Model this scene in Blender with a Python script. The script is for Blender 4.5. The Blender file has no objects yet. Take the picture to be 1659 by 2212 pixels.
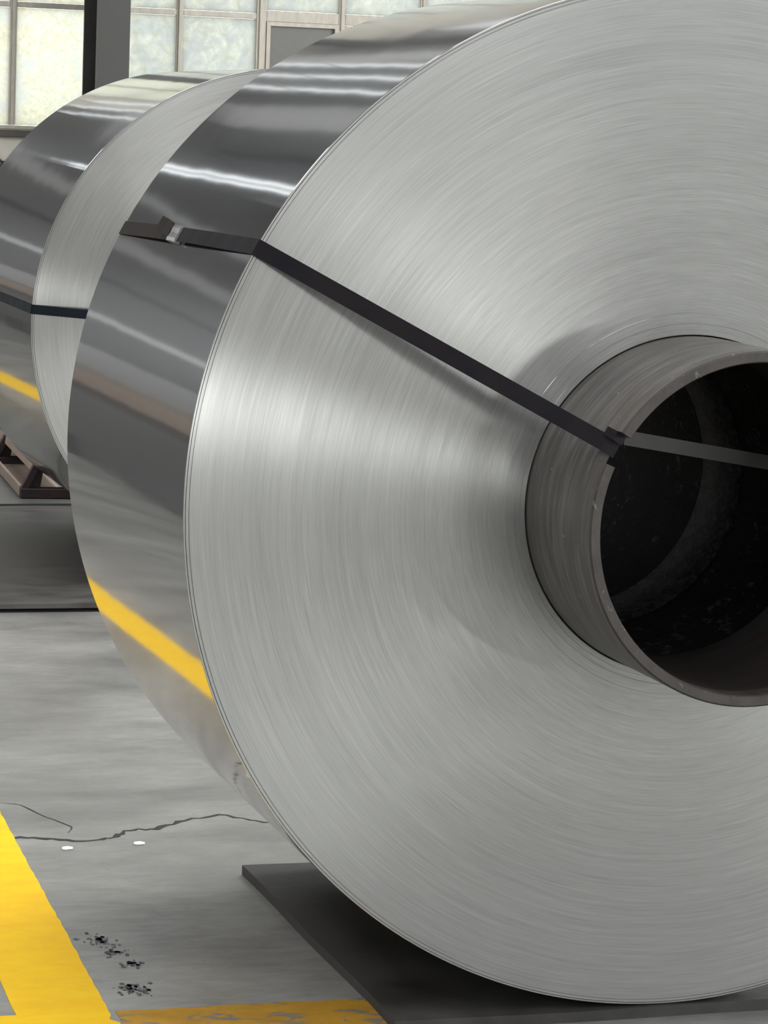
import bpy, bmesh, math, random
from mathutils import Matrix, Vector

random.seed(7)
SC = bpy.context.scene
COL = SC.collection
PI = math.pi

# ---------------------------------------------------------------- camera
cam_d = bpy.data.cameras.new('camera')
cam = bpy.data.objects.new('camera', cam_d)
COL.objects.link(cam)
R_ = Vector((0.95645691, -0.28930121, 0.03866522))
U_ = Vector((0.00171095, 0.13802751, 0.99042692))
F_ = Vector((0.29186857, 0.94723451, -0.13251234))
M = Matrix.Identity(4)
for i in range(3):
    M[i][0], M[i][1], M[i][2] = R_[i], U_[i], -F_[i]
M[0][3], M[1][3], M[2][3] = -1.97419, -4.61665, 0.63655 + 0.92
cam.matrix_world = M
cam_d.sensor_fit = 'VERTICAL'
cam_d.sensor_height = 36.0
cam_d.lens = 6216.85 / 2212 * 36.0
cam_d.clip_end = 200
SC.camera = cam

# ---------------------------------------------------------------- world, daylight, exposure
world = bpy.data.worlds.new('overcast_sky')
SC.world = world
world.use_nodes = True
wb = world.node_tree.nodes['Background']
wb.inputs['Color'].default_value = (0.93, 0.97, 1.0, 1)
wb.inputs['Strength'].default_value = 2.75

SC.cycles.use_adaptive_sampling = True
SC.cycles.adaptive_threshold = 0.02
SC.cycles.max_bounces = 7
SC.cycles.diffuse_bounces = 3
SC.cycles.glossy_bounces = 4
SC.cycles.transmission_bounces = 3
SC.view_settings.view_transform = 'Standard'
SC.view_settings.look = 'None'
SC.view_settings.gamma = 1.0
SC.view_settings.use_curve_mapping = False
SC.view_settings.exposure = 0.22


# openings of the front wall behind the camera: x from, x to, height, brightness of the yard seen through them
FRONT_OPENINGS = ((-2.6, 1.6, 0.40, 9.5), (3.7, 4.5, 0.40, 10.0), (7.6, 7.75, 0.30, 220.0), (9.5, 9.65, 0.30, 220.0))


def area(name, loc, normal, sx, sy, radiance, color=(1, 1, 1)):
    """rectangular area light"""
    d = bpy.data.lights.new(name, 'AREA')
    d.shape = 'RECTANGLE'
    d.size, d.size_y = sx, sy
    d.energy = radiance * sx * sy * PI
    d.color = color
    o = bpy.data.objects.new(name, d)
    COL.objects.link(o)
    o.location = loc
    o.rotation_euler = Vector(normal).to_track_quat('-Z', 'Y').to_euler()
    return o


# hall: x -11..10, y -12..28, roof at 8
for gx0, gx1, gz1, rad in FRONT_OPENINGS:
    area('daylight_front_opening', ((gx0 + gx1) / 2, -11.95, gz1 / 2 + 0.02), (0, 1, 0), gx1 - gx0, gz1, rad, (0.97, 1.0, 0.98))
area('added_front_fill', (2.0, -11.9, 4.4), (0, 1, 0), 14.0, 2.0, 0.5, (0.97, 1.0, 1.0))  # front fill, added to raise the general brightness of the face
area('daylight_side_window', (9.9, -5.5, 2.1), (-1, 0, 0), 9.4, 4.1, 4.0, (0.97, 1.0, 1.0))  # side opening read from face streaks, enlarged to brighten the face
area('added_roof_fill', (-1.0, -2.5, 7.9), (0, 0, -1), 3.4, 16.0, 2.5, (1.0, 1.0, 1.0))  # ambient fill added below the closed roof
area('added_aisle_fill', (-6.5, -1.0, 7.9), (0, 0, -1), 2.0, 16.0, 4.2, (1.0, 1.0, 1.0))  # fill added over the aisle, no opening above it
area('added_right_roof_fill', (5.0, 4.8, 7.9), (0, 0, -1), 6.0, 7.0, 9.0, (1.0, 1.0, 0.97))  # added to brighten the floor between the coils
area('daylight_roof_strip', (-0.4, 20.5, 7.9), (0, 0, -1), 1.1, 13.0, 0.25, (1.0, 1.0, 1.0))
area('daylight_roof_strip_right', (6.2, 20.5, 7.9), (0, 0, -1), 1.3, 13.0, 0.6, (0.97, 0.98, 1.0))
area('added_left_wall_fill', (-10.9, 17.0, 4.0), (1, 0, 0), 17.0, 3.6, 1.1, (1.0, 1.0, 0.97))  # added to light the rear half and the window frames
area('added_right_wall_fill', (9.9, 17.0, 4.0), (-1, 0, 0), 17.0, 3.6, 5.0, (1.0, 1.0, 0.97))  # made-up counterpart on the right, lights the rear half


# ---------------------------------------------------------------- material helpers
class NT:
    def __init__(self, name):
        self.m = bpy.data.materials.new(name)
        self.m.use_nodes = True
        self.t = self.m.node_tree
        self.t.nodes.clear()
        self.out = self.t.nodes.new('ShaderNodeOutputMaterial')

    def n(self, typ, **kw):
        nd = self.t.nodes.new(typ)
        for k, v in kw.items():
            setattr(nd, k, v)
        return nd

    def set(self, nd, sock, v):
        s = nd.inputs[sock]
        if isinstance(v, bpy.types.NodeSocket):
            self.t.links.new(v, s)
        elif isinstance(v, (tuple, list)) and len(v) == 3 and s.type == 'RGBA':
            s.default_value = (*v, 1)
        else:
            s.default_value = v
        return nd

    def math(self, op, a, b=None, c=None, clamp=False):
        nd = self.n('ShaderNodeMath', operation=op)
        nd.use_clamp = clamp
        for i, v in enumerate((a, b, c)):
            if v is not None:
                self.set(nd, i, v)
        return nd.outputs[0]

    def vec(self, x, y, z):
        nd = self.n('ShaderNodeCombineXYZ')
        for i, v in enumerate((x, y, z)):
            self.set(nd, i, v)
        return nd.outputs[0]

    def coords(self, kind='Object'):
        return self.n('ShaderNodeTexCoord').outputs[kind]

    def sep(self, v):
        nd = self.n('ShaderNodeSeparateXYZ')
        self.set(nd, 0, v)
        return nd.outputs

    def mapping(self, v, scale=(1, 1, 1), rot=(0, 0, 0), loc=(0, 0, 0)):
        nd = self.n('ShaderNodeMapping')
        self.set(nd, 'Vector', v)
        nd.inputs['Scale'].default_value = scale
        nd.inputs['Rotation'].default_value = rot
        nd.inputs['Location'].default_value = loc
        return nd.outputs[0]

    def noise(self, v, scale=5, detail=2, rough=0.5, dist=0.0):
        nd = self.n('ShaderNodeTexNoise')
        self.set(nd, 'Vector', v)
        self.set(nd, 'Scale', scale)
        self.set(nd, 'Detail', detail)
        self.set(nd, 'Roughness', rough)
        self.set(nd, 'Distortion', dist)
        return nd.outputs['Fac']

    def range(self, v, a, b, c, d):
        nd = self.n('ShaderNodeMapRange')
        nd.clamp = True
        for i, x in enumerate((v, a, b, c, d)):
            self.set(nd, i, x)
        return nd.outputs[0]

    def mix(self, f, a, b):
        nd = self.n('ShaderNodeMix', data_type='RGBA')
        self.set(nd, 0, f)
        self.set(nd, 6, a)
        self.set(nd, 7, b)
        return nd.outputs[2]

    def bump(self, h, strength=0.2, dist=0.01):
        nd = self.n('ShaderNodeBump')
        self.set(nd, 'Height', h)
        self.set(nd, 'Strength', strength)
        self.set(nd, 'Distance', dist)
        return nd.outputs[0]

    def bsdf(self, color=(0.5, 0.5, 0.5), rough=0.5, metal=0.0, **kw):
        nd = self.n('ShaderNodeBsdfPrincipled')
        self.set(nd, 'Base Color', color)
        self.set(nd, 'Roughness', rough)
        self.set(nd, 'Metallic', metal)
        for k, v in kw.items():
            self.set(nd, k.replace('_', ' '), v)
        return nd

    def finish(self, shader):
        self.t.links.new(shader, self.out.inputs['Surface'])
        return self.m


def mottled(name, c1, c2, scale=6, rough=0.6, metal=0.0, bump=0.1, detail=5, stretch=(1, 1, 1), spec=0.5):
    t = NT(name)
    v = t.mapping(t.coords(), stretch)
    f = t.noise(v, scale, detail, 0.6)
    col = t.mix(t.range(f, 0.3, 0.7, 0, 1), c1, c2)
    b = t.bsdf(col, t.range(f, 0.3, 0.7, rough * 0.85, min(1, rough * 1.15)), metal)
    b.inputs['Specular IOR Level'].default_value = spec
    if bump:
        t.set(b, 'Normal', t.bump(t.noise(v, scale * 6, 3, 0.6), bump, 0.004))
    return t.finish(b.outputs[0])


def polar(t):
    s = t.sep(t.coords('Object'))
    r = t.math('SQRT', t.math('ADD', t.math('MULTIPLY', s[0], s[0]), t.math('MULTIPLY', s[2], s[2])))
    # angle written as smooth direction cosines so no seam shows
    return s, r


def m_coil_face():
    """edges of thousands of thin sheet layers: fine concentric grooves"""
    t = NT('aluminium_wound_edges')
    s, r = polar(t)
    cx = t.math('DIVIDE', s[0], r)
    cz = t.math('DIVIDE', s[2], r)
    fine = t.noise(t.vec(t.math('MULTIPLY', r, 650), t.math('MULTIPLY', cx, 7), t.math('MULTIPLY', cz, 7)), 1, 2, 0.7)
    mid = t.noise(t.vec(t.math('MULTIPLY', r, 160), t.math('MULTIPLY', cx, 1.6), t.math('MULTIPLY', cz, 1.6)), 1, 3, 0.6)
    broad = t.noise(t.vec(t.math('MULTIPLY', r, 12), cx, cz), 1, 2, 0.5)
    g = t.math('ADD', t.math('MULTIPLY', fine, 0.55), t.math('ADD', t.math('MULTIPLY', mid, 0.3), t.math('MULTIPLY', broad, 0.15)))
    col = t.mix(t.range(g, 0.32, 0.68, 0, 1), (0.325, 0.324, 0.311), (0.470, 0.468, 0.450))
    tan = t.n('ShaderNodeTangent', direction_type='RADIAL', axis='Y').outputs[0]
    jit = t.math('ADD', t.math('MULTIPLY', t.math('SUBTRACT', fine, 0.5), 0.014), t.math('MULTIPLY', t.math('SUBTRACT', mid, 0.5), 0.006))
    rot = t.math('ADD', 0.25, jit)
    b = t.bsdf(col, 0.17, 1.0, Anisotropic=1.0, Anisotropic_Rotation=rot, Tangent=tan)
    b1 = t.bsdf(col, 0.40, 1.0, Anisotropic=1.0, Anisotropic_Rotation=rot, Tangent=tan)
    m1 = t.n('ShaderNodeMixShader')
    t.set(m1, 0, 0.40)
    t.t.links.new(b.outputs[0], m1.inputs[1])
    t.t.links.new(b1.outputs[0], m1.inputs[2])
    b2 = t.bsdf(col, 0.75, 0.6)
    mx = t.n('ShaderNodeMixShader')
    t.set(mx, 0, 0.25)
    t.t.links.new(m1.outputs[0], mx.inputs[1])
    t.t.links.new(b2.outputs[0], mx.inputs[2])
    return t.finish(mx.outputs[0])


def m_coil_skin():
    """rolled sheet: bright, reflections smeared along the coil's width"""
    t = NT('aluminium_rolled_sheet')
    s, r = polar(t)
    v = t.coords('Object')
    band = t.noise(t.mapping(v, (2.5, 0.5, 2.5)), 3, 3, 0.6)
    roll = t.noise(t.mapping(v, (0.6, 60, 0.6)), 1.5, 3, 0.6)
    g = t.math('ADD', t.math('MULTIPLY', band, 0.5), t.math('MULTIPLY', roll, 0.5))
    col = t.mix(t.range(g, 0.35, 0.65, 0, 1), (0.47, 0.47, 0.475), (0.52, 0.52, 0.525))
    tan = t.n('ShaderNodeTangent', direction_type='RADIAL', axis='Y').outputs[0]
    b = t.bsdf(col, 0.06, 1.0, Anisotropic=0.5, Anisotropic_Rotation=0.25, Tangent=tan)
    wav = t.noise(t.mapping(v, (1.0, 1.6, 1.0)), 2.2, 1, 0.4)
    nb = t.bump(wav, 0.06, 0.01)
    t.set(b, 'Normal', nb)
    b2 = t.bsdf(col, 0.22, 1.0, Anisotropic=0.7, Anisotropic_Rotation=0.25, Tangent=tan)
    mx = t.n('ShaderNodeMixShader')
    t.set(mx, 0, 0.2)
    t.t.links.new(b.outputs[0], mx.inputs[1])
    t.t.links.new(b2.outputs[0], mx.inputs[2])
    return t.finish(mx.outputs[0])


def m_pipe():
    t = NT('scuffed_steel_pipe')
    s, r = polar(t)
    v = t.coords('Object')
    # scuffs run round the pipe
    st = t.noise(t.mapping(v, (3, 30, 3)), 2.0, 5, 0.65)
    big = t.noise(v, 7, 4, 0.6)
    col = t.mix(t.range(big, 0.35, 0.65, 0, 1), (0.095, 0.094, 0.090), (0.115, 0.098, 0.088))
    col = t.mix(t.range(st, 0.42, 0.66, 0, 0.8), col, (0.23, 0.222, 0.213))
    chip = t.noise(v, 60, 3, 0.6)
    col = t.mix(t.range(chip, 0.70, 0.74, 0, 0.6), col, (0.45, 0.44, 0.42))
    b = t.bsdf(col, t.range(st, 0.3, 0.7, 0.38, 0.5), 0.3)
    t.set(b, 'Normal', t.bump(st, 0.12, 0.003))
    return t.finish(b.outputs[0])


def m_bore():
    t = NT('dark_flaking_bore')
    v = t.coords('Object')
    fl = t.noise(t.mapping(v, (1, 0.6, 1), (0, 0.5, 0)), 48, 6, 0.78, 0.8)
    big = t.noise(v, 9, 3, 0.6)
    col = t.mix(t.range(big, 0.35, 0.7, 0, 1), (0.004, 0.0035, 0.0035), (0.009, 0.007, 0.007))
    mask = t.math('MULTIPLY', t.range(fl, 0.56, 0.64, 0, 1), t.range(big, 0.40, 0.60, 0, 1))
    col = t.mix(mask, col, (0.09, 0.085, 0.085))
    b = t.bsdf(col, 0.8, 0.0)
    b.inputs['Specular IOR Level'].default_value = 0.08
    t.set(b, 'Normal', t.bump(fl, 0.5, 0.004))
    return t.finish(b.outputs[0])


def m_rim():
    t = NT('brown_worn_pipe_rim')
    v = t.coords('Object')
    big = t.noise(v, 22, 5, 0.65)
    col = t.mix(t.range(big, 0.35, 0.65, 0, 1), (0.040, 0.036, 0.032), (0.066, 0.054, 0.047))
    chip = t.noise(v, 42, 4, 0.7, 0.4)
    col = t.mix(t.range(chip, 0.62, 0.70, 0, 0.6), col, (0.30, 0.28, 0.26))
    b = t.bsdf(col, 0.6, 0.1)
    t.set(b, 'Normal', t.bump(chip, 0.4, 0.003))
    return t.finish(b.outputs[0])


def m_bore_band():
    t = NT('scraped_bore_ring')
    v = t.coords('Object')
    fl = t.noise(t.mapping(v, (1, 0.5, 1)), 60, 6, 0.78, 0.6)
    col = t.mix(t.range(fl, 0.42, 0.66, 0, 1), (0.006, 0.0055, 0.0055), (0.070, 0.067, 0.065))
    b = t.bsdf(col, 0.7)
    b.inputs['Specular IOR Level'].default_value = 0.15
    return t.finish(b.outputs[0])


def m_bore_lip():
    t = NT('brown_bore_front')
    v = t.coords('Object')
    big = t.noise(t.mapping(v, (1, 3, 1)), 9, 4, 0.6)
    col = t.mix(t.range(big, 0.35, 0.65, 0, 1), (0.020, 0.020, 0.019), (0.036, 0.024, 0.022))  # brown front stretch, lighter than the bore behind it
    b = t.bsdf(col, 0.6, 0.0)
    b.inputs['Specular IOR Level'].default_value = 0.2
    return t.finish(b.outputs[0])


def m_floor():
    t = NT('worn_concrete')
    v = t.coords('Object')
    a = t.noise(t.mapping(v, (1.0, 1.6, 1)), 1.6, 6, 0.62, 0.3)
    c = t.noise(t.mapping(v, (2.2, 6.0, 1)), 5, 6, 0.65, 0.4)
    d = t.noise(v, 150, 3, 0.7)
    col = t.mix(t.range(a, 0.30, 0.70, 0, 1), (0.135, 0.133, 0.126), (0.36, 0.355, 0.333))
    col = t.mix(t.range(c, 0.40, 0.75, 0, 0.45), col, (0.10, 0.10, 0.10))
    col = t.mix(t.range(d, 0.40, 0.70, 0, 0.20), col, (0.30, 0.30, 0.29))
    dark = t.noise(t.mapping(v, (6, 16, 1)), 4, 4, 0.7, 0.5)
    col = t.mix(t.range(dark, 0.70, 0.76, 0, 0.55), col, (0.05, 0.05, 0.05))
    lite = t.noise(t.mapping(v, (5, 18, 1), (0, 0, 0.15), (3, 7, 0)), 3, 4, 0.7, 0.5)
    col = t.mix(t.range(lite, 0.71, 0.78, 0, 0.45), col, (0.5, 0.5, 0.49))
    b = t.bsdf(col, t.range(c, 0.3, 0.7, 0.26, 0.42), 0.0)
    b.inputs['Specular IOR Level'].default_value = 0.9
    t.set(b, 'Normal', t.bump(t.math('ADD', c, t.math('MULTIPLY', d, 0.3)), 0.10, 0.004))
    return t.finish(b.outputs[0])


def m_paint(name, base, dark, wear, floorcol=(0.17, 0.17, 0.165)):
    t = NT(name)
    v = t.coords('Object')
    a = t.noise(t.mapping(v, (2, 3, 1)), 5, 5, 0.65)
    col = t.mix(t.range(a, 0.35, 0.7, 0, 1), base, dark)
    w = t.noise(t.mapping(v, (4, 9, 1), (0, 0, 0.1)), 2.2, 5, 0.62, 0.6)
    col = t.mix(t.range(w, wear, wear + 0.03, 0, 0.9), col, floorcol)
    sc = t.noise(t.mapping(v, (3, 60, 1)), 1.5, 4, 0.6)
    col = t.mix(t.range(sc, 0.66, 0.74, 0, 0.4), col, (0.40, 0.24, 0.03))
    b = t.bsdf(col, 0.5)
    b.inputs['Specular IOR Level'].default_value = 0.2
    return t.finish(b.outputs[0])


def m_pane(name, c1, c2, c3, fine=26):
    """frosted window glass lit by the sky, blurred foliage painted into its colour"""
    t = NT(name)
    v = t.coords('Object')
    a = t.noise(v, fine, 5, 0.7, 0.6)
    b_ = t.noise(v, 4.5, 3, 0.6, 1.0)
    col = t.mix(t.range(a, 0.36, 0.64, 0, 1), c1, c2)  # mottle stands in for foliage light coming through the glass
    col = t.mix(t.range(b_, 0.42, 0.66, 0, 0.75), col, c3)
    tr = t.n('ShaderNodeBsdfTranslucent')
    t.set(tr, 'Color', col)
    gl = t.bsdf(col, 0.25)
    mx = t.n('ShaderNodeMixShader')
    t.set(mx, 0, 0.12)
    t.t.links.new(tr.outputs[0], mx.inputs[1])
    t.t.links.new(gl.outputs[0], mx.inputs[2])
    return t.finish(mx.outputs[0])


def m_emit(name, color, strength):
    t = NT(name)
    e = t.n('ShaderNodeEmission')
    t.set(e, 'Color', color)
    t.set(e, 'Strength', strength)
    return t.finish(e.outputs[0])


MT = {
    'face': m_coil_face(), 'skin': m_coil_skin(), 'pipe': m_pipe(), 'bore': m_bore(), 'lip': m_bore_lip(), 'band': m_bore_band(), 'rim': m_rim(),
    'floor': m_floor(),
    'yellow': m_paint('yellow_floor_paint', (0.95, 0.60, 0.008), (0.88, 0.50, 0.006), 0.80),
    'ochre': m_paint('worn_ochre_floor_paint', (0.50, 0.27, 0.025), (0.36, 0.19, 0.02), 0.54),
    'bounce_floor': mottled('pale_bounce_surface', (0.56, 0.56, 0.54), (0.66, 0.66, 0.64), 2, 0.4),  # pale surface of the added light-bouncing strip
    'strap': mottled('blued_steel_strap', (0.010, 0.009, 0.013), (0.019, 0.015, 0.016), 14, 0.6, 0.0, 0.05, spec=0.12),
    'strap_rust': mottled('browned_steel_strap', (0.014, 0.011, 0.010), (0.034, 0.022, 0.016), 20, 0.6, 0.0, 0.05, spec=0.12),
    'strap_bore': mottled('grey_steel_strap', (0.022, 0.021, 0.020), (0.032, 0.030, 0.028), 14, 0.55, 0.0, 0.05, spec=0.2),
    'strap_blue': mottled('dark_blue_strap', (0.006, 0.010, 0.016), (0.010, 0.016, 0.022), 14, 0.6, 0.0, 0.05, spec=0.12),
    'seal': mottled('bright_steel_seal', (0.26, 0.26, 0.255), (0.38, 0.38, 0.37), 30, 0.45, 0.9, 0.2),
    'rubber': mottled('black_rubber', (0.018, 0.0165, 0.0155), (0.060, 0.056, 0.053), 6, 0.62, 0.0, 0.25, 6, spec=0.4),
    'rubber_grey': mottled('dusty_grey_rubber', (0.028, 0.026, 0.025), (0.105, 0.100, 0.094), 4.5, 0.55, 0.0, 0.2, 6, (1, 1.7, 1)),
    'plate': mottled('dusty_grey_plate', (0.09, 0.09, 0.087), (0.13, 0.13, 0.125), 3, 0.5, 0.0, 0.1),
    'saddle': mottled('red_brown_steel_primer', (0.016, 0.008, 0.0075), (0.034, 0.019, 0.017), 12, 0.6, 0.0, 0.2),
    'saddle_lit': mottled('lit_red_brown_steel', (0.30, 0.22, 0.18), (0.42, 0.33, 0.27), 9, 0.65, 0.0, 0.2),  # lit copy of the saddle steel, light painted into the colour
    'wall_dark': mottled('dark_grey_cladding', (0.10, 0.10, 0.10), (0.14, 0.135, 0.13), 1.0, 0.7, 0.0, 0),
    'wall': mottled('beige_plaster', (0.60, 0.56, 0.48), (0.72, 0.68, 0.60), 2.5, 0.8, 0.0, 0.1),
    'wall_grey': mottled('grey_cladding', (0.34, 0.34, 0.33), (0.40, 0.40, 0.39), 1.0, 0.7, 0.0, 0),
    'roof': mottled('grey_roof_deck', (0.24, 0.24, 0.255), (0.30, 0.30, 0.315), 0.8, 0.7, 0.0, 0),
    'frame': mottled('grey_beige_window_paint', (0.40, 0.37, 0.31), (0.55, 0.51, 0.44), 6, 0.6, 0.0, 0.15, stretch=(3, 3, 1)),
    'sill': mottled('dark_sill', (0.055, 0.05, 0.042), (0.08, 0.072, 0.06), 5, 0.6, 0.0, 0.1),
    'column': mottled('dark_grey_steel_paint', (0.040, 0.038, 0.036), (0.055, 0.053, 0.050), 4, 0.5, 0.0, 0.05),
    'pane': m_pane('frosted_glass', (0.60, 0.59, 0.49), (0.74, 0.73, 0.65), (0.62, 0.64, 0.62)),
    'pane_soft': m_pane('soft_mottled_frosted_glass', (0.49, 0.50, 0.45), (0.62, 0.62, 0.57), (0.48, 0.50, 0.50), 9),
    'pane_grey': mottled('grey_panel', (0.11, 0.11, 0.10), (0.15, 0.15, 0.135), 4, 0.5, 0.0, 0),
    'dark': mottled('near_black_paint', (0.018, 0.018, 0.018), (0.03, 0.03, 0.03), 8, 0.6),
    'crack': mottled('crack_dirt', (0.015, 0.015, 0.014), (0.03, 0.03, 0.03), 30, 0.9),
    'paper': mottled('white_paper', (0.8, 0.8, 0.78), (0.88, 0.88, 0.86), 20, 0.7),
    'scuff': mottled('blackened_scuff', (0.07, 0.07, 0.075), (0.10, 0.10, 0.105), 40, 0.7),
    'machine': mottled('dark_machine_paint', (0.028, 0.03, 0.032), (0.045, 0.045, 0.047), 4, 0.5),
    'machine_brown': mottled('brown_timber', (0.16, 0.12, 0.09), (0.22, 0.17, 0.13), 4, 0.7),
    'tube': m_emit('lamp_tube_glow', (0.93, 0.98, 1.0), 2.6),
    'white': mottled('white_enamel', (0.6, 0.6, 0.6), (0.65, 0.65, 0.65), 8, 0.5),
}


# ---------------------------------------------------------------- mesh helpers
def mesh_obj(name, verts, faces, mat, parent=None, smooth=False, loc=(0, 0, 0), rot=(0, 0, 0)):
    me = bpy.data.meshes.new(name)
    me.from_pydata([tuple(v) for v in verts], [], faces)
    me.update()
    return link(name, me, mat, parent, smooth, loc, rot)


def link(name, me, mat, parent=None, smooth=False, loc=(0, 0, 0), rot=(0, 0, 0)):
    me.materials.append(MT[mat])
    if smooth:
        for p in me.polygons:
            p.use_smooth = True
    o = bpy.data.objects.new(name, me)
    COL.objects.link(o)
    o.parent = parent
    o.location = loc
    o.rotation_euler = rot
    return o


def bm_obj(name, bm, mat, parent=None, smooth=False, loc=(0, 0, 0), rot=(0, 0, 0)):
    bmesh.ops.recalc_face_normals(bm, faces=bm.faces[:])
    me = bpy.data.meshes.new(name)
    bm.to_mesh(me)
    bm.free()
    return link(name, me, mat, parent, smooth, loc, rot)


def box(bm, x0, x1, y0, y1, z0, z1, bevel=0.0):
    vs = [bm.verts.new(p) for p in ((x0, y0, z0), (x1, y0, z0), (x1, y1, z0), (x0, y1, z0),
                                    (x0, y0, z1), (x1, y0, z1), (x1, y1, z1), (x0, y1, z1))]
    fs = [bm.faces.new([vs[i] for i in f]) for f in
          ((3, 2, 1, 0), (4, 5, 6, 7), (0, 1, 5, 4), (1, 2, 6, 5), (2, 3, 7, 6), (3, 0, 4, 7))]
    if bevel:
        es = {e for f in fs for e in f.edges}
        bmesh.ops.bevel(bm, geom=list(es), offset=bevel, segments=1, profile=0.5, affect='EDGES')


def prism(bm, poly, axis, a, b):
    """extrude a 2-D polygon along an axis; poly in the two other axes (in xyz order)"""
    def pt(p, t):
        q = list(p)
        q.insert('xyz'.index(axis), t)
        return q
    v0 = [bm.verts.new(pt(p, a)) for p in poly]
    v1 = [bm.verts.new(pt(p, b)) for p in poly]
    n = len(poly)
    bm.faces.new(v0)
    bm.faces.new(v1[::-1])
    for i in range(n):
        bm.faces.new((v0[i], v0[(i + 1) % n], v1[(i + 1) % n], v1[i]))


def boxo(name, x0, x1, y0, y1, z0, z1, mat, parent=None, bevel=0.0, loc=(0, 0, 0), rot=(0, 0, 0)):
    bm = bmesh.new()
    box(bm, x0, x1, y0, y1, z0, z1, bevel)
    return bm_obj(name, bm, mat, parent, False, loc, rot)


def lathe(name, prof, mat, parent, seg=256, smooth=True, loc=(0, 0, 0), skip=None, closed=False):
    """revolve (r, y) profile about the Y axis; skip(angle, k) drops faces"""
    verts, faces = [], []
    n = len(prof)
    for i in range(seg):
        a = 2 * PI * i / seg
        for r, y in prof:
            verts.append((-r * math.cos(a), y, r * math.sin(a)))
    for i in range(seg):
        j = (i + 1) % seg
        for k in range(n if closed else n - 1):
            k2 = (k + 1) % n
            if skip and skip(2 * PI * (i + 0.5) / seg, k):
                continue
            faces.append((i * n + k, i * n + k2, j * n + k2, j * n + k))
    o = mesh_obj(name, verts, faces, mat, parent, smooth, loc)
    return o


def sharp(o, deg=35):
    bm = bmesh.new()
    bm.from_mesh(o.data)
    bmesh.ops.recalc_face_normals(bm, faces=bm.faces[:])
    for e in bm.edges:
        if len(e.link_faces) == 2:
            e.smooth = e.calc_face_angle(0) < math.radians(deg)
    bm.to_mesh(o.data)
    bm.free()


def ribbon(name, pts, widths, thick, wdir, ndirs, mat, parent, loc=(0, 0, 0), smooth=False):
    """flat band through pts; wdir is the across direction (per point or one), ndirs the outward normal"""
    verts, faces = [], []
    n = len(pts)
    for i, p in enumerate(pts):
        p = Vector(p)
        w = Vector(wdir[i] if isinstance(wdir, list) else wdir).normalized() * widths / 2
        nn = Vector(ndirs[i] if isinstance(ndirs, list) else ndirs).normalized() * thick
        verts += [p - w, p + w, p + w + nn, p - w + nn]
    for i in range(n - 1):
        a, b = i * 4, i * 4 + 4
        for k in range(4):
            k2 = (k + 1) % 4
            faces.append((a + k, a + k2, b + k2, b + k))
    faces.append((3, 2, 1, 0))
    e = (n - 1) * 4
    faces.append((e, e + 1, e + 2, e + 3))
    o = mesh_obj(name, verts, faces, mat, parent, smooth, loc)
    bm = bmesh.new()
    bm.from_mesh(o.data)
    bmesh.ops.recalc_face_normals(bm, faces=bm.faces[:])
    bm.to_mesh(o.data)
    bm.free()
    return o


def thing(name, loc, label, cat, group=None, rotz=0):
    o = bpy.data.objects.new(name, None)
    COL.objects.link(o)
    o.location = loc
    o.rotation_euler = (0, 0, rotz)
    o['label'] = label
    o['category'] = cat
    if group:
        o['group'] = group
    return o


def tag(o, label, cat, group=None):
    o['label'] = label
    o['category'] = cat
    if group:
        o['group'] = group
    return o


def struct(o, label=None):
    o['kind'] = 'structure'
    if label:
        o['label'] = label
    return o


# ---------------------------------------------------------------- the hall
floor = struct(boxo('floor', -11.2, 10.2, -12.2, 28.2, -0.25, 0.0, 'floor'), 'worn grey concrete floor of the hall with cracks')
ceiling = struct(boxo('ceiling', -11.2, 10.2, -12.2, 28.4, 8.0, 8.2, 'roof'), 'grey metal roof deck of the hall')


def wall_with_holes(name, axis, pos0, pos1, a0, a1, z0, z1, holes, mat, label):
    """solid wall pieces around rectangular openings (a0, a1, z0, z1); axis = the wall's thin axis"""
    bm = bmesh.new()
    cuts = sorted({a0, a1, *[h[0] for h in holes], *[h[1] for h in holes]})
    for u0, u1 in zip(cuts, cuts[1:]):
        m = (u0 + u1) / 2
        zs = sorted((h[2], h[3]) for h in holes if h[0] < m < h[1])
        z = z0
        for b, c in zs + [(z1, z1)]:
            if b > z + 1e-6:
                if axis == 'y':
                    box(bm, u0, u1, pos0, pos1, z, b)
                else:
                    box(bm, pos0, pos1, u0, u1, z, b)
            z = max(z, c)
    bmesh.ops.remove_doubles(bm, verts=bm.verts[:], dist=1e-5)
    return struct(bm_obj(name, bm, mat), label)


KW = (28.0 + 4.61665) / (14.0 + 4.61665)     # the window wall was measured on a plane at y 14 and stands at y 28


def sx(x):
    return -1.97419 + (x + 1.97419) * KW


def sz(z):
    return 1.55655 + (z - 1.55655) * KW


YW = 28.0
WX0, WX1, WZ0, WZ1 = sx(0.58), sx(4.49), sz(1.45), sz(4.30)
struct(boxo('wall_back_left', -11.2, 1.6, YW, YW + 0.3, 0.0, 8.0, 'wall_dark'), 'dark grey cladding wall')
wall_with_holes('wall_back', 'y', YW, YW + 0.3, 1.6, 10.2, 0.0, 8.0, [(WX0, WX1, WZ0, WZ1)], 'wall', 'beige plastered wall below and around the window')
wall_with_holes('wall_left', 'x', -11.2, -11.0, -12.2, 28.0, 0.0, 8.0, [(8.5, 25.5, 2.2, 5.8)], 'wall_grey', 'grey cladding wall with a long added opening')  # long opening made up for the left fill
wall_with_holes('wall_right', 'x', 10.0, 10.2, -12.0, 28.0, 0.0, 8.0, [(-10.2, -0.8, 0.05, 4.15), (8.5, 25.5, 2.2, 5.8)], 'wall_grey', 'grey wall with side opening and added rear opening')  # rear opening made up for the right fill
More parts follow.
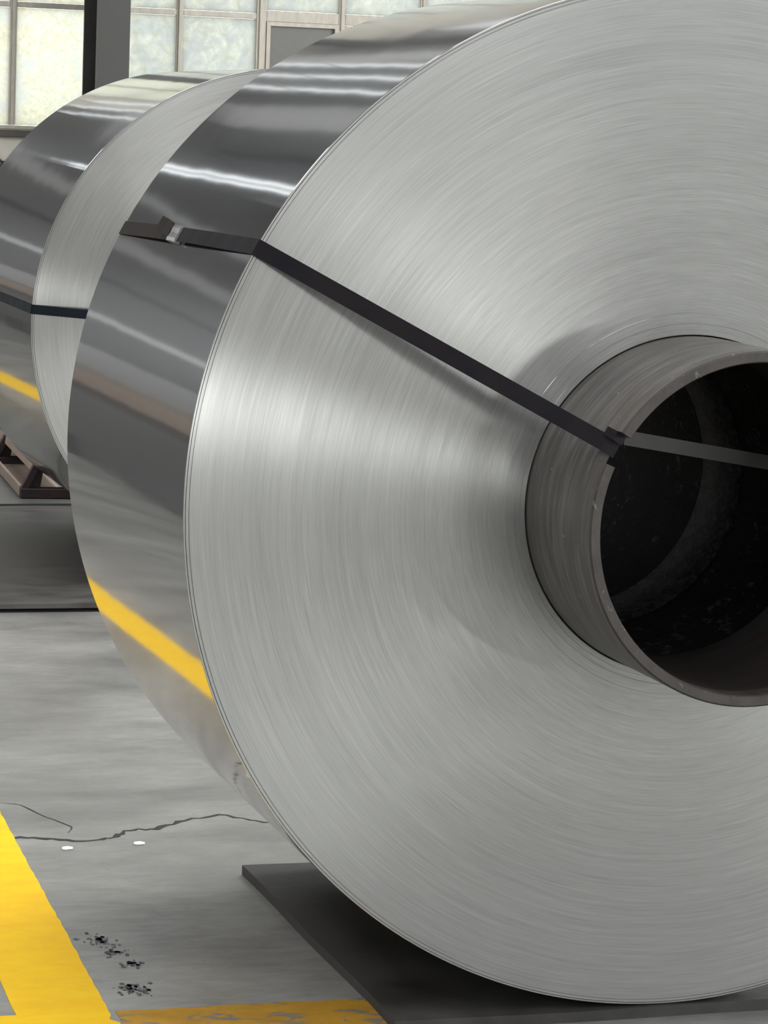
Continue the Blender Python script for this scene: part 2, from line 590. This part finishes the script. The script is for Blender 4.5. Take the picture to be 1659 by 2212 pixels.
wall_with_holes('wall_front', 'y', -12.2, -12.0, -11.0, 10.2, 0.0, 8.0, [(a, b, 0.0, c + 0.04) for a, b, c, d in FRONT_OPENINGS] + [(-5.0, 9.0, 3.4, 5.4)], 'wall_grey', 'grey wall with gate opening')  # upper opening made up for the front fill

# girts of the cladding and long roof beams
for k, (z0, z1, m) in enumerate(((0.0, 1.3, 'wall_grey'), (2.3, 2.5, 'white'), (3.6, 3.75, 'dark'), (4.7, 5.1, 'wall_grey'), (6.2, 6.4, 'white'))):
    struct(boxo('trim_%d' % (k + 1), -10.9, 1.5, YW - 0.12, YW - 0.002, z0, z1, m), 'horizontal girt of the cladding')
for k, (x, w, h, m) in enumerate(((-8.0, 0.15, 0.4, 'column'), (-5.2, 0.2, 0.5, 'column'), (-4.3, 0.08, 0.2, 'white'), (-2.2, 0.12, 0.3, 'column'), (0.9, 0.12, 0.35, 'column'),
                                 (2.9, 0.3, 0.3, 'white'), (4.4, 0.15, 0.4, 'column'), (8.0, 0.15, 0.4, 'column'))):
    struct(boxo('trim_%d' % (k + 6), x - w, x + w, -11.9, 27.9, 7.998 - h, 7.998, m), 'long roof beam')

# window of the back wall: sill, outer frame, mullions, rails, panes
win = bpy.data.objects.new('window_1', None)
COL.objects.link(win)
win.location = (WX0, YW, WZ0)
struct(win, 'steel framed factory window with frosted panes behind the coils')


def wpart(name, x0, x1, y0, y1, z0, z1, mat, bevel=0.006):
    return boxo(name, sx(x0) - WX0, sx(x1) - WX0, y0, y1, sz(z0) - WZ0, sz(z1) - WZ0, mat, win, bevel)


MX = [0.60, 1.147, 1.69, 2.237, 2.785, 3.335, 3.90, 4.45]
RAIL = 2.245
wpart('sill', 0.48, 4.59, -0.12, 0.0, 1.40, 1.445, 'sill')
wpart('frame_bottom', 0.58, 4.49, -0.02, 0.08, 1.45, 1.475, 'frame')
wpart('frame_top', 0.58, 4.49, -0.02, 0.08, 4.27, 4.30, 'frame')
for i, x in enumerate(MX):
    w = 0.034 if i == 4 else 0.022
    wpart('mullion', x - w, x + w, -0.025, 0.085, 1.476, 4.27, 'frame')
    wpart('mullion_bead', x - w * 0.45, x + w * 0.45, -0.045, -0.026, 1.476, 4.27, 'frame', 0.003)
for i in range(len(MX) - 1):
    a = MX[i] + (0.035 if i == 4 else 0.023)
    b = MX[i + 1] - (0.035 if i + 1 == 4 else 0.023)
    thick = 0.036 if i >= 4 else 0.018
    zc = RAIL + (0.005 if i >= 4 else 0)
    wpart('rail', a, b, -0.022, 0.082, zc - thick, zc + thick, 'frame')
    wpart('rail', a, b, -0.022, 0.082, 3.03, 3.065, 'frame')
    wpart('rail', a, b, -0.022, 0.082, 3.83, 3.865, 'frame')
    for row, (z0, z1) in enumerate(((1.476, zc - thick - 0.001), (zc + thick + 0.001, 3.029), (3.066, 3.829), (3.866, 4.269))):
        if i == 4 and row == 0:
            # the opening sash with a grey panel
            bm = bmesh.new()
            s = 0.026
            for q in ((a, b, z1 - s, z1), (a, b, z0, z0 + s), (a, a + s, z0 + s, z1 - s), (b - s, b, z0 + s, z1 - s)):
                box(bm, sx(q[0]) - WX0, sx(q[1]) - WX0, -0.04, 0.05, sz(q[2]) - WZ0, sz(q[3]) - WZ0)
            bm_obj('sash', bm, 'frame', win)
            wpart('grey_panel', a + s, b - s, 0.01, 0.03, z0 + s, z1 - s, 'pane_grey', 0)
        else:
            wpart('pane', a + 0.001, b - 0.001, 0.015, 0.025, z0 + 0.001, z1 - 0.001, 'pane' if i < 2 else 'pane_soft', 0)
wpart('latch_knob', 3.33, 3.344, -0.10, -0.046, 2.135, 2.149, 'paper', 0.005)

# steel column in front of the window
CW0, CW1, CY = sx(1.575), sx(1.785), 26.95
bm = bmesh.new()
box(bm, CW0, CW1, CY, CY + 0.04, 0.0, 8.0)
box(bm, CW0, CW1, CY + 0.75, CY + 0.79, 0.0, 8.0)
box(bm, (CW0 + CW1) / 2 - 0.015, (CW0 + CW1) / 2 + 0.015, CY + 0.04, CY + 0.75, 0.0, 8.0)
struct(bm_obj('pillar', bm, 'column'), 'dark grey steel column in front of the window')

# bracket on the wall under the window
br = thing('wall_bracket', (sx(1.10), YW, sz(1.20)), 'dark steel bracket on the beige wall, cut by the left photo edge', 'bracket')
bm = bmesh.new()
prism(bm, [(0.0, 0.06), (-0.9, 0.97), (-0.92, 0.95), (-0.02, 0.04)], 'y', -0.05, -0.03)
bm_obj('upper_bar', bm, 'dark', br)
bm = bmesh.new()
prism(bm, [(0.0, 0.07), (-0.9, -0.74), (-0.9, -0.88), (0.0, 0.0)], 'y', -0.06, -0.02)
bm_obj('lower_bar', bm, 'dark', br)
boxo('mount', -0.02, 0.02, -0.06, -0.0, 0.0, 0.08, 'dark', br, 0.002)


# ---------------------------------------------------------------- floor markings, cracks
def strip(name, poly, z, mat, parent=floor, thick=0.0015):
    bm = bmesh.new()
    prism(bm, poly, 'z', z, z + thick)
    return bm_obj(name, bm, mat, parent)


SL = 0.0327   # drift of the aisle line


def edge_x(y):
    return -0.969 + SL * y + 0.010 * max(0.0, y - 2.0)


def jag(y0, y1, fx, step, amp):
    out = []
    y = y0
    while y < y1:
        out.append((fx(y) + random.uniform(-amp, amp), y))
        y += step
    out.append((fx(y1), y1))
    return out


right = jag(0.165, 4.0, edge_x, 0.03, 0.0016) + [(edge_x(y), y) for y in (8.0, 14.0, 20.0, 27.5)]
left = [(edge_x(y) - 0.165, y) for y in (27.5, 20.0, 14.0, 8.0, 4.0)] + jag(0.19, 3.9, lambda y: edge_x(y) - 0.163, 0.05, 0.0016)[::-1]
corner = [(edge_x(0.19) - 0.163, 0.19), (-3.5, 0.195), (-3.5, 0.02), (-0.955, 0.015), (-0.958, 0.12), (-0.972, 0.14)]
strip('painted_line', [*right, *left[:-1], *corner], 0.0, 'yellow')
top = [(x, y) for y, x in [(0.183 + random.uniform(-0.003, 0.003), -0.952 + 0.03 * k) for k in range(0, 52)]]
strip('painted_cross_line', [(-0.953, 0.015)] + [(0.6, 0.0)] + top[::-1], 0.0, 'ochre')
floor.children[-1]['label'] = 'worn ochre cross line'


# unseen pale floor strip, added to bounce light onto the coil face
strip('added_bounce_strip', [(0.2, -11.8), (5.0, -11.8), (5.0, -1.7), (0.2, -1.7)], 0.0, 'bounce_floor')


def crack(pts, w, name='crack'):
    a, b = [], []
    n = len(pts)
    for i, (x, y) in enumerate(pts):
        x0, y0 = pts[max(0, i - 1)]
        x1, y1 = pts[min(n - 1, i + 1)]
        L = math.hypot(x1 - x0, y1 - y0)
        nx, ny = -(y1 - y0) / L, (x1 - x0) / L
        ww = w * (0.35 + 1.1 * random.random()) * (0.2 if i in (0, n - 1) else 1)
        a.append((x - nx * ww, y - ny * ww))
        b.append((x + nx * ww, y + ny * ww))
    v = [(*p, 0.0008) for p in a] + [(*p, 0.0008) for p in b]
    f = [(i, i + 1, n + i + 1, n + i) for i in range(n - 1)]
    mesh_obj(name, v, f, 'crack', floor)


def wiggle(p, n, amp):
    out = []
    for (x0, y0), (x1, y1) in zip(p, p[1:]):
        for k in range(n):
            f = k / n
            out.append((x0 + (x1 - x0) * f + random.uniform(-amp, amp) * 0.3, y0 + (y1 - y0) * f + random.uniform(-amp, amp)))
    out.append(p[-1])
    return out


# (x, y) on the floor, traced along the long crack that crosses the bay
CR = [(-0.935, 1.43), (-0.868, 1.416), (-0.80, 1.375), (-0.745, 1.375), (-0.70, 1.41), (-0.665, 1.455), (-0.60, 1.46), (-0.52, 1.53),
      (-0.43, 1.57), (-0.36, 1.50), (-0.30, 1.45), (-0.15, 1.42), (0.1, 1.46), (0.4, 1.40)]
crack(wiggle(CR, 5, 0.008), 0.006)
crack(wiggle([(-0.905, 1.75), (-0.86, 1.72), (-0.82, 1.60), (-0.78, 1.50), (-0.80, 1.44)], 4, 0.004), 0.0016)

random.seed(11)


def scuff(cx, cy, n, sx, sy):
    bm = bmesh.new()
    for _ in range(n):
        x, y = cx + random.gauss(0, sx), cy + random.gauss(0, sy)
        m = random.randint(5, 8)
        r = random.uniform(0.0012, 0.005)
        ph = random.random() * 6
        prism(bm, [(x + r * random.uniform(0.6, 1.5) * math.cos(ph + 2 * PI * k / m), y + r * 1.6 * random.uniform(0.5, 1.3) * math.sin(ph + 2 * PI * k / m)) for k in range(m)], 'z', 0.0, 0.0006)
    o = bm_obj('scuff_mark', bm, 'scuff', floor)
    o['kind'] = 'stuff'


scuff(-0.895, 0.62, 60, 0.010, 0.022)
scuff(-0.882, 0.54, 40, 0.012, 0.014)
scuff(-0.868, 0.46, 34, 0.009, 0.010)
scuff(-0.896, 0.31, 60, 0.014, 0.02)

for (x, y, rz, lab) in ((-0.826, 1.315, 0.03, 'small white paper scrap on the floor nearest the yellow line'),
                        (-0.665, 1.335, -0.1, 'small white paper scrap on the floor nearer the big coil')):
    bm = bmesh.new()
    w, d = (0.013, 0.014)
    vs = [(-w, -d * 0.6), (-w * 0.4, -d), (w * 0.8, -d * 0.7), (w, d * 0.3), (w * 0.3, d), (-w * 0.7, d * 0.7)]
    prism(bm, vs, 'z', 0.0, 0.002)
    tag(bm_obj('paper_scrap', bm, 'paper', None, False, (x, y, 0.0005), (0, 0, rz)), lab, 'paper', 'paper scraps on the floor')


# ---------------------------------------------------------------- rubber mats
def mat_mesh(x0, x1, y0, y1, t, nx, ny, wob, lift=0.0):
    bm = bmesh.new()
    top, bot = {}, {}
    for i in range(nx + 1):
        for j in range(ny + 1):
            x = x0 + (x1 - x0) * i / nx
            y = y0 + (y1 - y0) * j / ny
            ex = wob * math.sin(3.1 * y + 1.0) + wob * 0.5 * math.sin(9 * y) if i in (0, nx) else 0
            ey = wob * math.sin(4.0 * x + 0.4) + wob * 0.5 * math.sin(11 * x) if j in (0, ny) else 0
            b = 0.0008
            top[i, j] = bm.verts.new((x + ex, y + ey, t + b * math.sin(7 * x + 5 * y)))
            bot[i, j] = bm.verts.new((x + ex, y + ey, (lift if j < 5 else 0.0)))
    for i in range(nx):
        for j in range(ny):
            bm.faces.new((top[i, j], top[i + 1, j], top[i + 1, j + 1], top[i, j + 1]))
            bm.faces.new((bot[i, j], bot[i, j + 1], bot[i + 1, j + 1], bot[i + 1, j]))
    for i in range(nx):
        bm.faces.new((bot[i, 0], bot[i + 1, 0], top[i + 1, 0], top[i, 0]))
        bm.faces.new((bot[i + 1, ny], bot[i, ny], top[i, ny], top[i + 1, ny]))
    for j in range(ny):
        bm.faces.new((bot[0, j + 1], bot[0, j], top[0, j], top[0, j + 1]))
        bm.faces.new((bot[nx, j], bot[nx, j + 1], top[nx, j + 1], top[nx, j]))
    es = [e for e in bm.edges if len(e.link_faces) == 2 and e.calc_face_angle(0) > 1.0 and min(v.co.z for v in e.verts) > t * 0.7]
    bmesh.ops.bevel(bm, geom=es, offset=0.002, segments=2, profile=0.5, affect='EDGES')
    return bm


tag(bm_obj('rubber_mat', mat_mesh(-0.503, 0.60, -0.012, 1.055, 0.02, 24, 24, 0.004), 'rubber'),
    'black rubber mat under the big front coil', 'mat', 'rubber mats under the coils')
tag(bm_obj('rubber_mat', mat_mesh(-0.63, 1.9, 4.24, 6.50, 0.028, 24, 60, 0.004, 0.013), 'rubber_grey'),
    'dusty dark grey rubber mat under the rear coil', 'mat', 'rubber mats under the coils')
tag(bm_obj('rubber_mat', mat_mesh(-0.45, 1.9, 6.515, 9.6, 0.034, 24, 24, 0.003), 'plate'),
    'pale grey mat carrying the red-brown steel saddle', 'mat', 'rubber mats under the coils')


# ---------------------------------------------------------------- coils
def make_coil(name, loc, R, W, rc, label, group):
    c = thing(name, loc, label, 'coil', group)
    z = (0, 0, R)
    # outer wrap: the last turns stand slightly proud of / behind the face
    o = lathe('outer_wrap', [(R - 0.0006, 0.0), (R, 0.0007),
                             (R, W * 0.25), (R, W * 0.5), (R, W * 0.75), (R, W - 0.001), (R - 0.001, W)], 'skin', c, 384, True, z)
    sharp(o, 30)
    prof = [(R - 0.0006, 0.0), (R - 0.0030, 0.0)]
    prof += [(R - 0.0034, 0.003), (R - 0.0042, 0.003), (R - 0.0046, 0.0002), (R - 0.0085, 0.0002), (R - 0.0090, 0.0016), (R - 0.0100, 0.0016), (R - 0.0104, 0.0)]
    r = R - 0.02
    random.seed(3)
    while r > rc + 0.05:
        prof.append((r, random.uniform(-0.0003, 0.0003)))
        r -= 0.03
    prof += [(rc + 0.040, 0.0), (rc + 0.0395, -0.0006), (rc + 0.022, -0.0006), (rc + 0.0215, 0.0004), (rc + 0.012, 0.0004), (rc + 0.0115, -0.0008),
             (rc + 0.003, -0.0008), (rc + 0.0020, 0.0), (rc + 0.0015, 0.03)]
    f = lathe('end_face', prof, 'face', c, 384, True, z)
    sharp(f, 30)
    lathe('rear_face', [(R - 0.001, W), (rc + 0.001, W)], 'skin', c, 192, True, z)
    return c, z


R1, W1 = 0.90, 1.038
coil1, z1 = make_coil('aluminium_coil', (0, 0, 0.0212), R1, W1, 0.2967, 'large bright aluminium coil in front with a core pipe sticking out', 'aluminium coils')

# core pipe with a strap notch cut in its rim
RO, RI, YE = 0.2967, 0.2775, -0.307
NA0, NA1, NY = math.radians(22.4), math.radians(32.9), -0.262
NSEG = 360


def notch(a, k):
    return NA0 < a < NA1


def pipe_body():
    """pipe wall from the notched rim back through the coil"""
    verts, faces = [], []
    ring = {}
    prof_out = [(RO - 0.003, YE), (RO, YE + 0.003), (RO, NY), (RO, -0.1), (RO, W1 + 0.25)]
    prof_in = [(RI + 0.002, YE), (RI, YE + 0.003), (RI, NY), (RI, 0.07), (RI + 0.006, 0.0705), (RI + 0.006, W1 + 0.25)]
    bm = bmesh.new()
    vo, vi = [], []
    for i in range(NSEG):
        a = 2 * PI * i / NSEG
        # rim is a little chipped and uneven
        ch = 0.0006 * math.sin(7 * a) * math.sin(3 * a + 1)
        vo.append([bm.verts.new((-r * math.cos(a), y + (ch if k < 2 else 0), r * math.sin(a))) for k, (r, y) in enumerate(prof_out)])
        vi.append([bm.verts.new((-r * math.cos(a), y + (ch if k < 2 else 0), r * math.sin(a))) for k, (r, y) in enumerate(prof_in)])
    inn = [notch(2 * PI * (i + 0.5) / NSEG, 0) for i in range(NSEG)]
    for i in range(NSEG):
        j = (i + 1) % NSEG
        lo = 2 if inn[i] else 0
        for k in range(lo, len(prof_out) - 1):
            bm.faces.new((vo[i][k], vo[j][k], vo[j][k + 1], vo[i][k + 1]))
        for k in range(lo, 2):
            bm.faces.new((vi[i][k], vi[i][k + 1], vi[j][k + 1], vi[j][k]))
        bm.faces.new((vo[i][lo], vi[i][lo], vi[j][lo], vo[j][lo]))
        if inn[i] and not inn[i - 1]:
            bm.faces.new((vo[i][0], vo[i][1], vo[i][2], vi[i][2], vi[i][1], vi[i][0]))
        if inn[i] and not inn[j]:
            bm.faces.new((vo[j][0], vi[j][0], vi[j][1], vi[j][2], vo[j][2], vo[j][1]))
    loose = [v for v in bm.verts if not v.link_faces]
    bmesh.ops.delete(bm, geom=loose, context='VERTS')
    return bm


pipe = bm_obj('core_pipe', pipe_body(), 'pipe', coil1, True, z1)
sharp(pipe, 28)
pipe.data.materials.append(MT['rim'])
for p in pipe.data.polygons:          # the sawn end of the pipe and the flanks of the notch
    c = p.center
    if c.y < NY + 0.0005 and (abs(p.normal.y) > 0.5 or math.hypot(c.x, c.z) < RO - 0.002):
        p.material_index = 1
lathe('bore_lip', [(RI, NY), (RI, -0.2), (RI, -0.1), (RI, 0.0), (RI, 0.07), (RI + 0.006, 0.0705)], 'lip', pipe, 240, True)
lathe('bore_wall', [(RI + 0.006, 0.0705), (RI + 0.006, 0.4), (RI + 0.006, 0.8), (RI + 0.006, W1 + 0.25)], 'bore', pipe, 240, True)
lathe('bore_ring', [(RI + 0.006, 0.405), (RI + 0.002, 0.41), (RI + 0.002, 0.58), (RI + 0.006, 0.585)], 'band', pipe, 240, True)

# strap: outer run across the sheet, run down the face to the notch, run across the bore
SA = math.radians(28.6)


def pol(r, a, y):
    return Vector((-r * math.cos(a), y, r * math.sin(a)))


def tang(a):
    return Vector((math.sin(a), 0, math.cos(a)))


def rad(a):
    return Vector((-math.cos(a), 0, math.sin(a)))


SW = 0.0285
strap = bpy.data.objects.new('strap', None)
COL.objects.link(strap)
strap.parent = coil1
strap.location = z1
strap['label'] = 'dark blued steel strap'
pts, wd, nd = [], [], []
for k in range(0, 13):
    y = W1 + 0.001 - (W1 + 0.004) * k / 12
    a = SA - math.radians(1.05) * (y / W1)
    lift = 0.001 + 0.007 * math.sin(PI * min(1, max(0, y / W1))) ** 1.2
    pts.append(pol(R1 + lift, a, y))
    wd.append(tang(a))
    nd.append(rad(a))
ribbon('strap_outer_run', pts[:7], SW, 0.0012, wd[:7], nd[:7], 'strap_rust', strap)
ribbon('strap_outer_run', pts[6:], SW, 0.0012, wd[6:], nd[6:], 'strap', strap)
# bend over the coil edge, then straight to the pipe notch
pA = pol(R1 + 0.0014, SA, -0.0032)
pB = pol(R1 - 0.006, SA, -0.0075)
pC = pol(RO + 0.004, math.radians(28.0), NY - 0.012)
pD = pol(RI - 0.002, math.radians(27.8), NY - 0.012)
nf = Vector((0, -1, 0))
slope = (pC - pB).normalized()
nrm = slope.cross(tang(SA)).normalized()
if nrm.y > 0:
    nrm = -nrm
ribbon('strap_edge_bend', [pts[-1], pA, pB], SW, 0.0012, [tang(SA)] * 3, [rad(SA), (rad(SA) + nf), nrm], 'strap', strap)
ribbon('strap_face_run', [pB + (pC - pB) * k / 6 for k in range(7)] + [pC + (pD - pC) * 0.6, pD], SW, 0.0012, tang(SA), [nrm] * 6 + [nf * 0.6 + nrm, nf, nf], 'strap', strap)
# inside: bent back into the bore then taut across to the far side of the bore
s0 = pol(RI - 0.004, math.radians(33), NY - 0.006)
s1 = Vector((0.262, -0.02, 0.06))
dv = (s1 - s0)
wv = Vector((0, 0.0, 1)) - dv.normalized() * dv.normalized().z
nv = dv.cross(wv).normalized()
if nv.y > 0:
    nv = -nv
ribbon('strap_bore_run', [s0 + dv * k / 5 for k in range(6)], SW * 0.85, 0.0012, wv, nv, 'strap_bore', strap)
# folded tail of the strap inside the notch
t0 = pol(RI + 0.010, math.radians(31.5), NY - 0.022)
ribbon('strap_tail', [t0 + rad(SA) * 0.022 + Vector((0, 0.012, 0)), t0 + rad(SA) * 0.008, t0 - rad(SA) * 0.012 + Vector((0, 0.004, 0))], 0.016, 0.0015, tang(SA), nf, 'strap', strap)

# crimped seal with the strap's end sticking up beside it
ysl = 0.545
asl = SA - math.radians(1.05) * (ysl / W1)
lift = 0.0105


def seal_pt(du, y, h):
    return pol(R1 + h, asl, y) + tang(asl) * du


bm = bmesh.new()
sec = [(-0.0165, 0.001), (0.0165, 0.001), (0.0165, lift + 0.0015), (0.010, lift + 0.0032), (0.0, lift + 0.0022), (-0.010, lift + 0.0034), (-0.0165, lift + 0.0015)]
va = [bm.verts.new(seal_pt(u, ysl - 0.034, h)) for u, h in sec]
vm = [bm.verts.new(seal_pt(u * 0.97, ysl, h + (0.001 if h > 0.005 else 0))) for u, h in sec]
vb = [bm.verts.new(seal_pt(u, ysl + 0.034, h)) for u, h in sec]
for A, B in ((va, vm), (vm, vb)):
    for k in range(len(sec)):
        bm.faces.new((A[k], A[(k + 1) % len(sec)], B[(k + 1) % len(sec)], B[k]))
bm.faces.new(va[::-1])
bm.faces.new(vb)
bm_obj('seal', bm, 'seal', strap)
ep = [seal_pt(0.004, ysl + 0.03, lift + 0.003), seal_pt(0.008, ysl + 0.07, lift + 0.006), seal_pt(0.010, ysl + 0.105, lift + 0.012)]
ribbon('strap_end', ep, SW, 0.0012, tang(asl), rad(asl), 'strap_rust', strap)

# rear coil
s2 = 0.9466
C0 = Vector((-1.97419, -4.61665, 0.63655))
p2 = C0 + (Vector((0.6338, 5.0822, -0.0761)) - C0) * s2
R2, W2 = 0.9 * s2, 1.6246 * s2
coil2, z2 = make_coil('aluminium_coil', (p2.x, p2.y, max(0.0292, p2.z + 0.92 - R2)), R2, W2, 0.28, 'rear aluminium coil partly hidden behind the big front coil', 'aluminium coils')
p2pipe = lathe('core_pipe', [(0.26, 0.2), (0.26, -0.2), (0.28, -0.2), (0.28, W2 + 0.2), (0.26, W2 + 0.2), (0.26, 0.2)], 'pipe', coil2, 96, True, z2)
sharp(p2pipe)
strap2 = bpy.data.objects.new('strap', None)
COL.objects.link(strap2)
strap2.parent = coil2
strap2.location = z2
strap2['label'] = 'dark blue steel strap'
a2 = math.radians(3.4)
pp = [pol(R2 + 0.002, a2, W2 * (1 - k / 6)) for k in range(7)]
ribbon('strap_outer_run', pp, 0.03, 0.0012, tang(a2), rad(a2), 'strap_blue', strap2)
ribbon('strap_face_run', [pol(R2 + 0.003, a2, 0.002), pol(R2 - 0.004, a2, -0.005), pol(0.282, a2, -0.17)], 0.03, 0.0012, tang(a2), nf, 'strap_blue', strap2)

# ---------------------------------------------------------------- saddle behind the rear coil
sd = thing('coil_saddle', (-0.013, 6.66, 0.0355), 'red-brown welded steel saddle on the pale mat behind the rear coil', 'saddle', rotz=-0.055)
LEN, WID = 2.2, 0.95
for y in (0.0, 1.05, 2.1):
    boxo('cross_beam', 0.0, WID, y, y + 0.06, 0.0, 0.040, 'saddle', sd, 0.003)
for sx, fl in ((0, 1), (WID, -1)):
    def X(u):
        return sx + fl * u
    lo, hi = sorted((X(0.0), X(0.012)))
    boxo('side_rail', lo, hi, 0.061, LEN, 0.0, 0.045, 'saddle_lit', sd, 0.002)
    bm = bmesh.new()      # upper rail along the top of the slope
    prism(bm, [(X(0.055), 0.135), (X(0.085), 0.125), (X(0.080), 0.090), (X(0.050), 0.100)], 'y', 0.03, LEN)
    bm_obj('top_rail', bm, 'saddle_lit', sd)
    bm = bmesh.new()      # sloping bearing plate
    prism(bm, [(X(0.060), 0.141), (X(0.200), 0.050), (X(0.196), 0.042), (X(0.056), 0.133)], 'y', 0.0, LEN)
    bm_obj('bearing_plate', bm, 'saddle', sd)
    for y in (0.0, 1.06, 2.12):
        bm = bmesh.new()
        prism(bm, [(X(0.002), 0.0405), (X(0.030), 0.0405), (X(0.072), 0.124), (X(0.050), 0.134)], 'y', y + 0.004, y + 0.045)
        bm_obj('post', bm, 'saddle', sd)
        bm = bmesh.new()
        prism(bm, [(X(0.030), 0.0405), (X(0.078), 0.0405), (X(0.090), 0.112), (X(0.072), 0.124)], 'y', y + 0.02, y + 0.028)
        bm_obj('gusset', bm, 'saddle', sd)
    lo, hi = sorted((X(0.02), X(0.19)))
    boxo('web_plate', lo, hi, 0.07, LEN, 0.004, 0.010, 'saddle_lit', sd)

# ---------------------------------------------------------------- across the aisle (seen as reflections in the coils)
mc = thing('slitting_machine', (-2.9, 4.2, 0.0), 'dark machine across the aisle, seen only as a reflection in the coils', 'machine', rotz=-0.033)
boxo('bed', -0.6, 0.6, 0.0, 18.0, 0.0, 0.72, 'machine', mc, 0.02)
boxo('timber_packing', -0.6, 0.3, 0.3, 17.5, 0.721, 0.86, 'machine_brown', mc, 0.01)
for k in range(6):
    boxo('foot', 0.601, 0.68, 0.3 + 3.3 * k, 0.5 + 3.3 * k, 0.0, 0.2, 'machine', mc, 0.01)

# ---------------------------------------------------------------- roof lamps
LB = 0


def lamp(x, y, tubes, label, group):
    L = thing('linear_lamp', (x, y, 5.2), label, 'lamp', group, rotz=-0.06)
    w = 0.14 if tubes == 2 else 0.05
    boxo('housing', -w, w, -1.4, 1.4, 0.03, 0.07, 'white', L, 0.005)
    for dx in ((-0.085, 0.085) if tubes == 2 else (0.0,)):
        bm = bmesh.new()
        prism(bm, [(dx + 0.024 * math.cos(2 * PI * k / 10), 0.024 * math.sin(2 * PI * k / 10)) for k in range(10)], 'y', -1.38, 1.38)
        bm_obj('tube', bm, 'tube', L)
    for dy in (-0.8, 0.8):
        boxo('hanger', -0.006, 0.006, dy - 0.006, dy + 0.006, 0.07, 2.8, 'dark', L)


LX = [(-3.3, 2), (-0.51, 1), (-0.07, 1), (0.36, 1)]
for i in range(7):
    yy = 7.0 + i * 3.0
    for x, tb in LX:
        lamp(x + 0.06 * yy, yy, tb, 'twin-tube white lamp over the aisle, reflected as a double line in the coils' if tb == 2 else 'single-tube white lamp over the coils, reflected as a thin bright line',
             'twin-tube roof lamps' if tb == 2 else 'single-tube roof lamps')
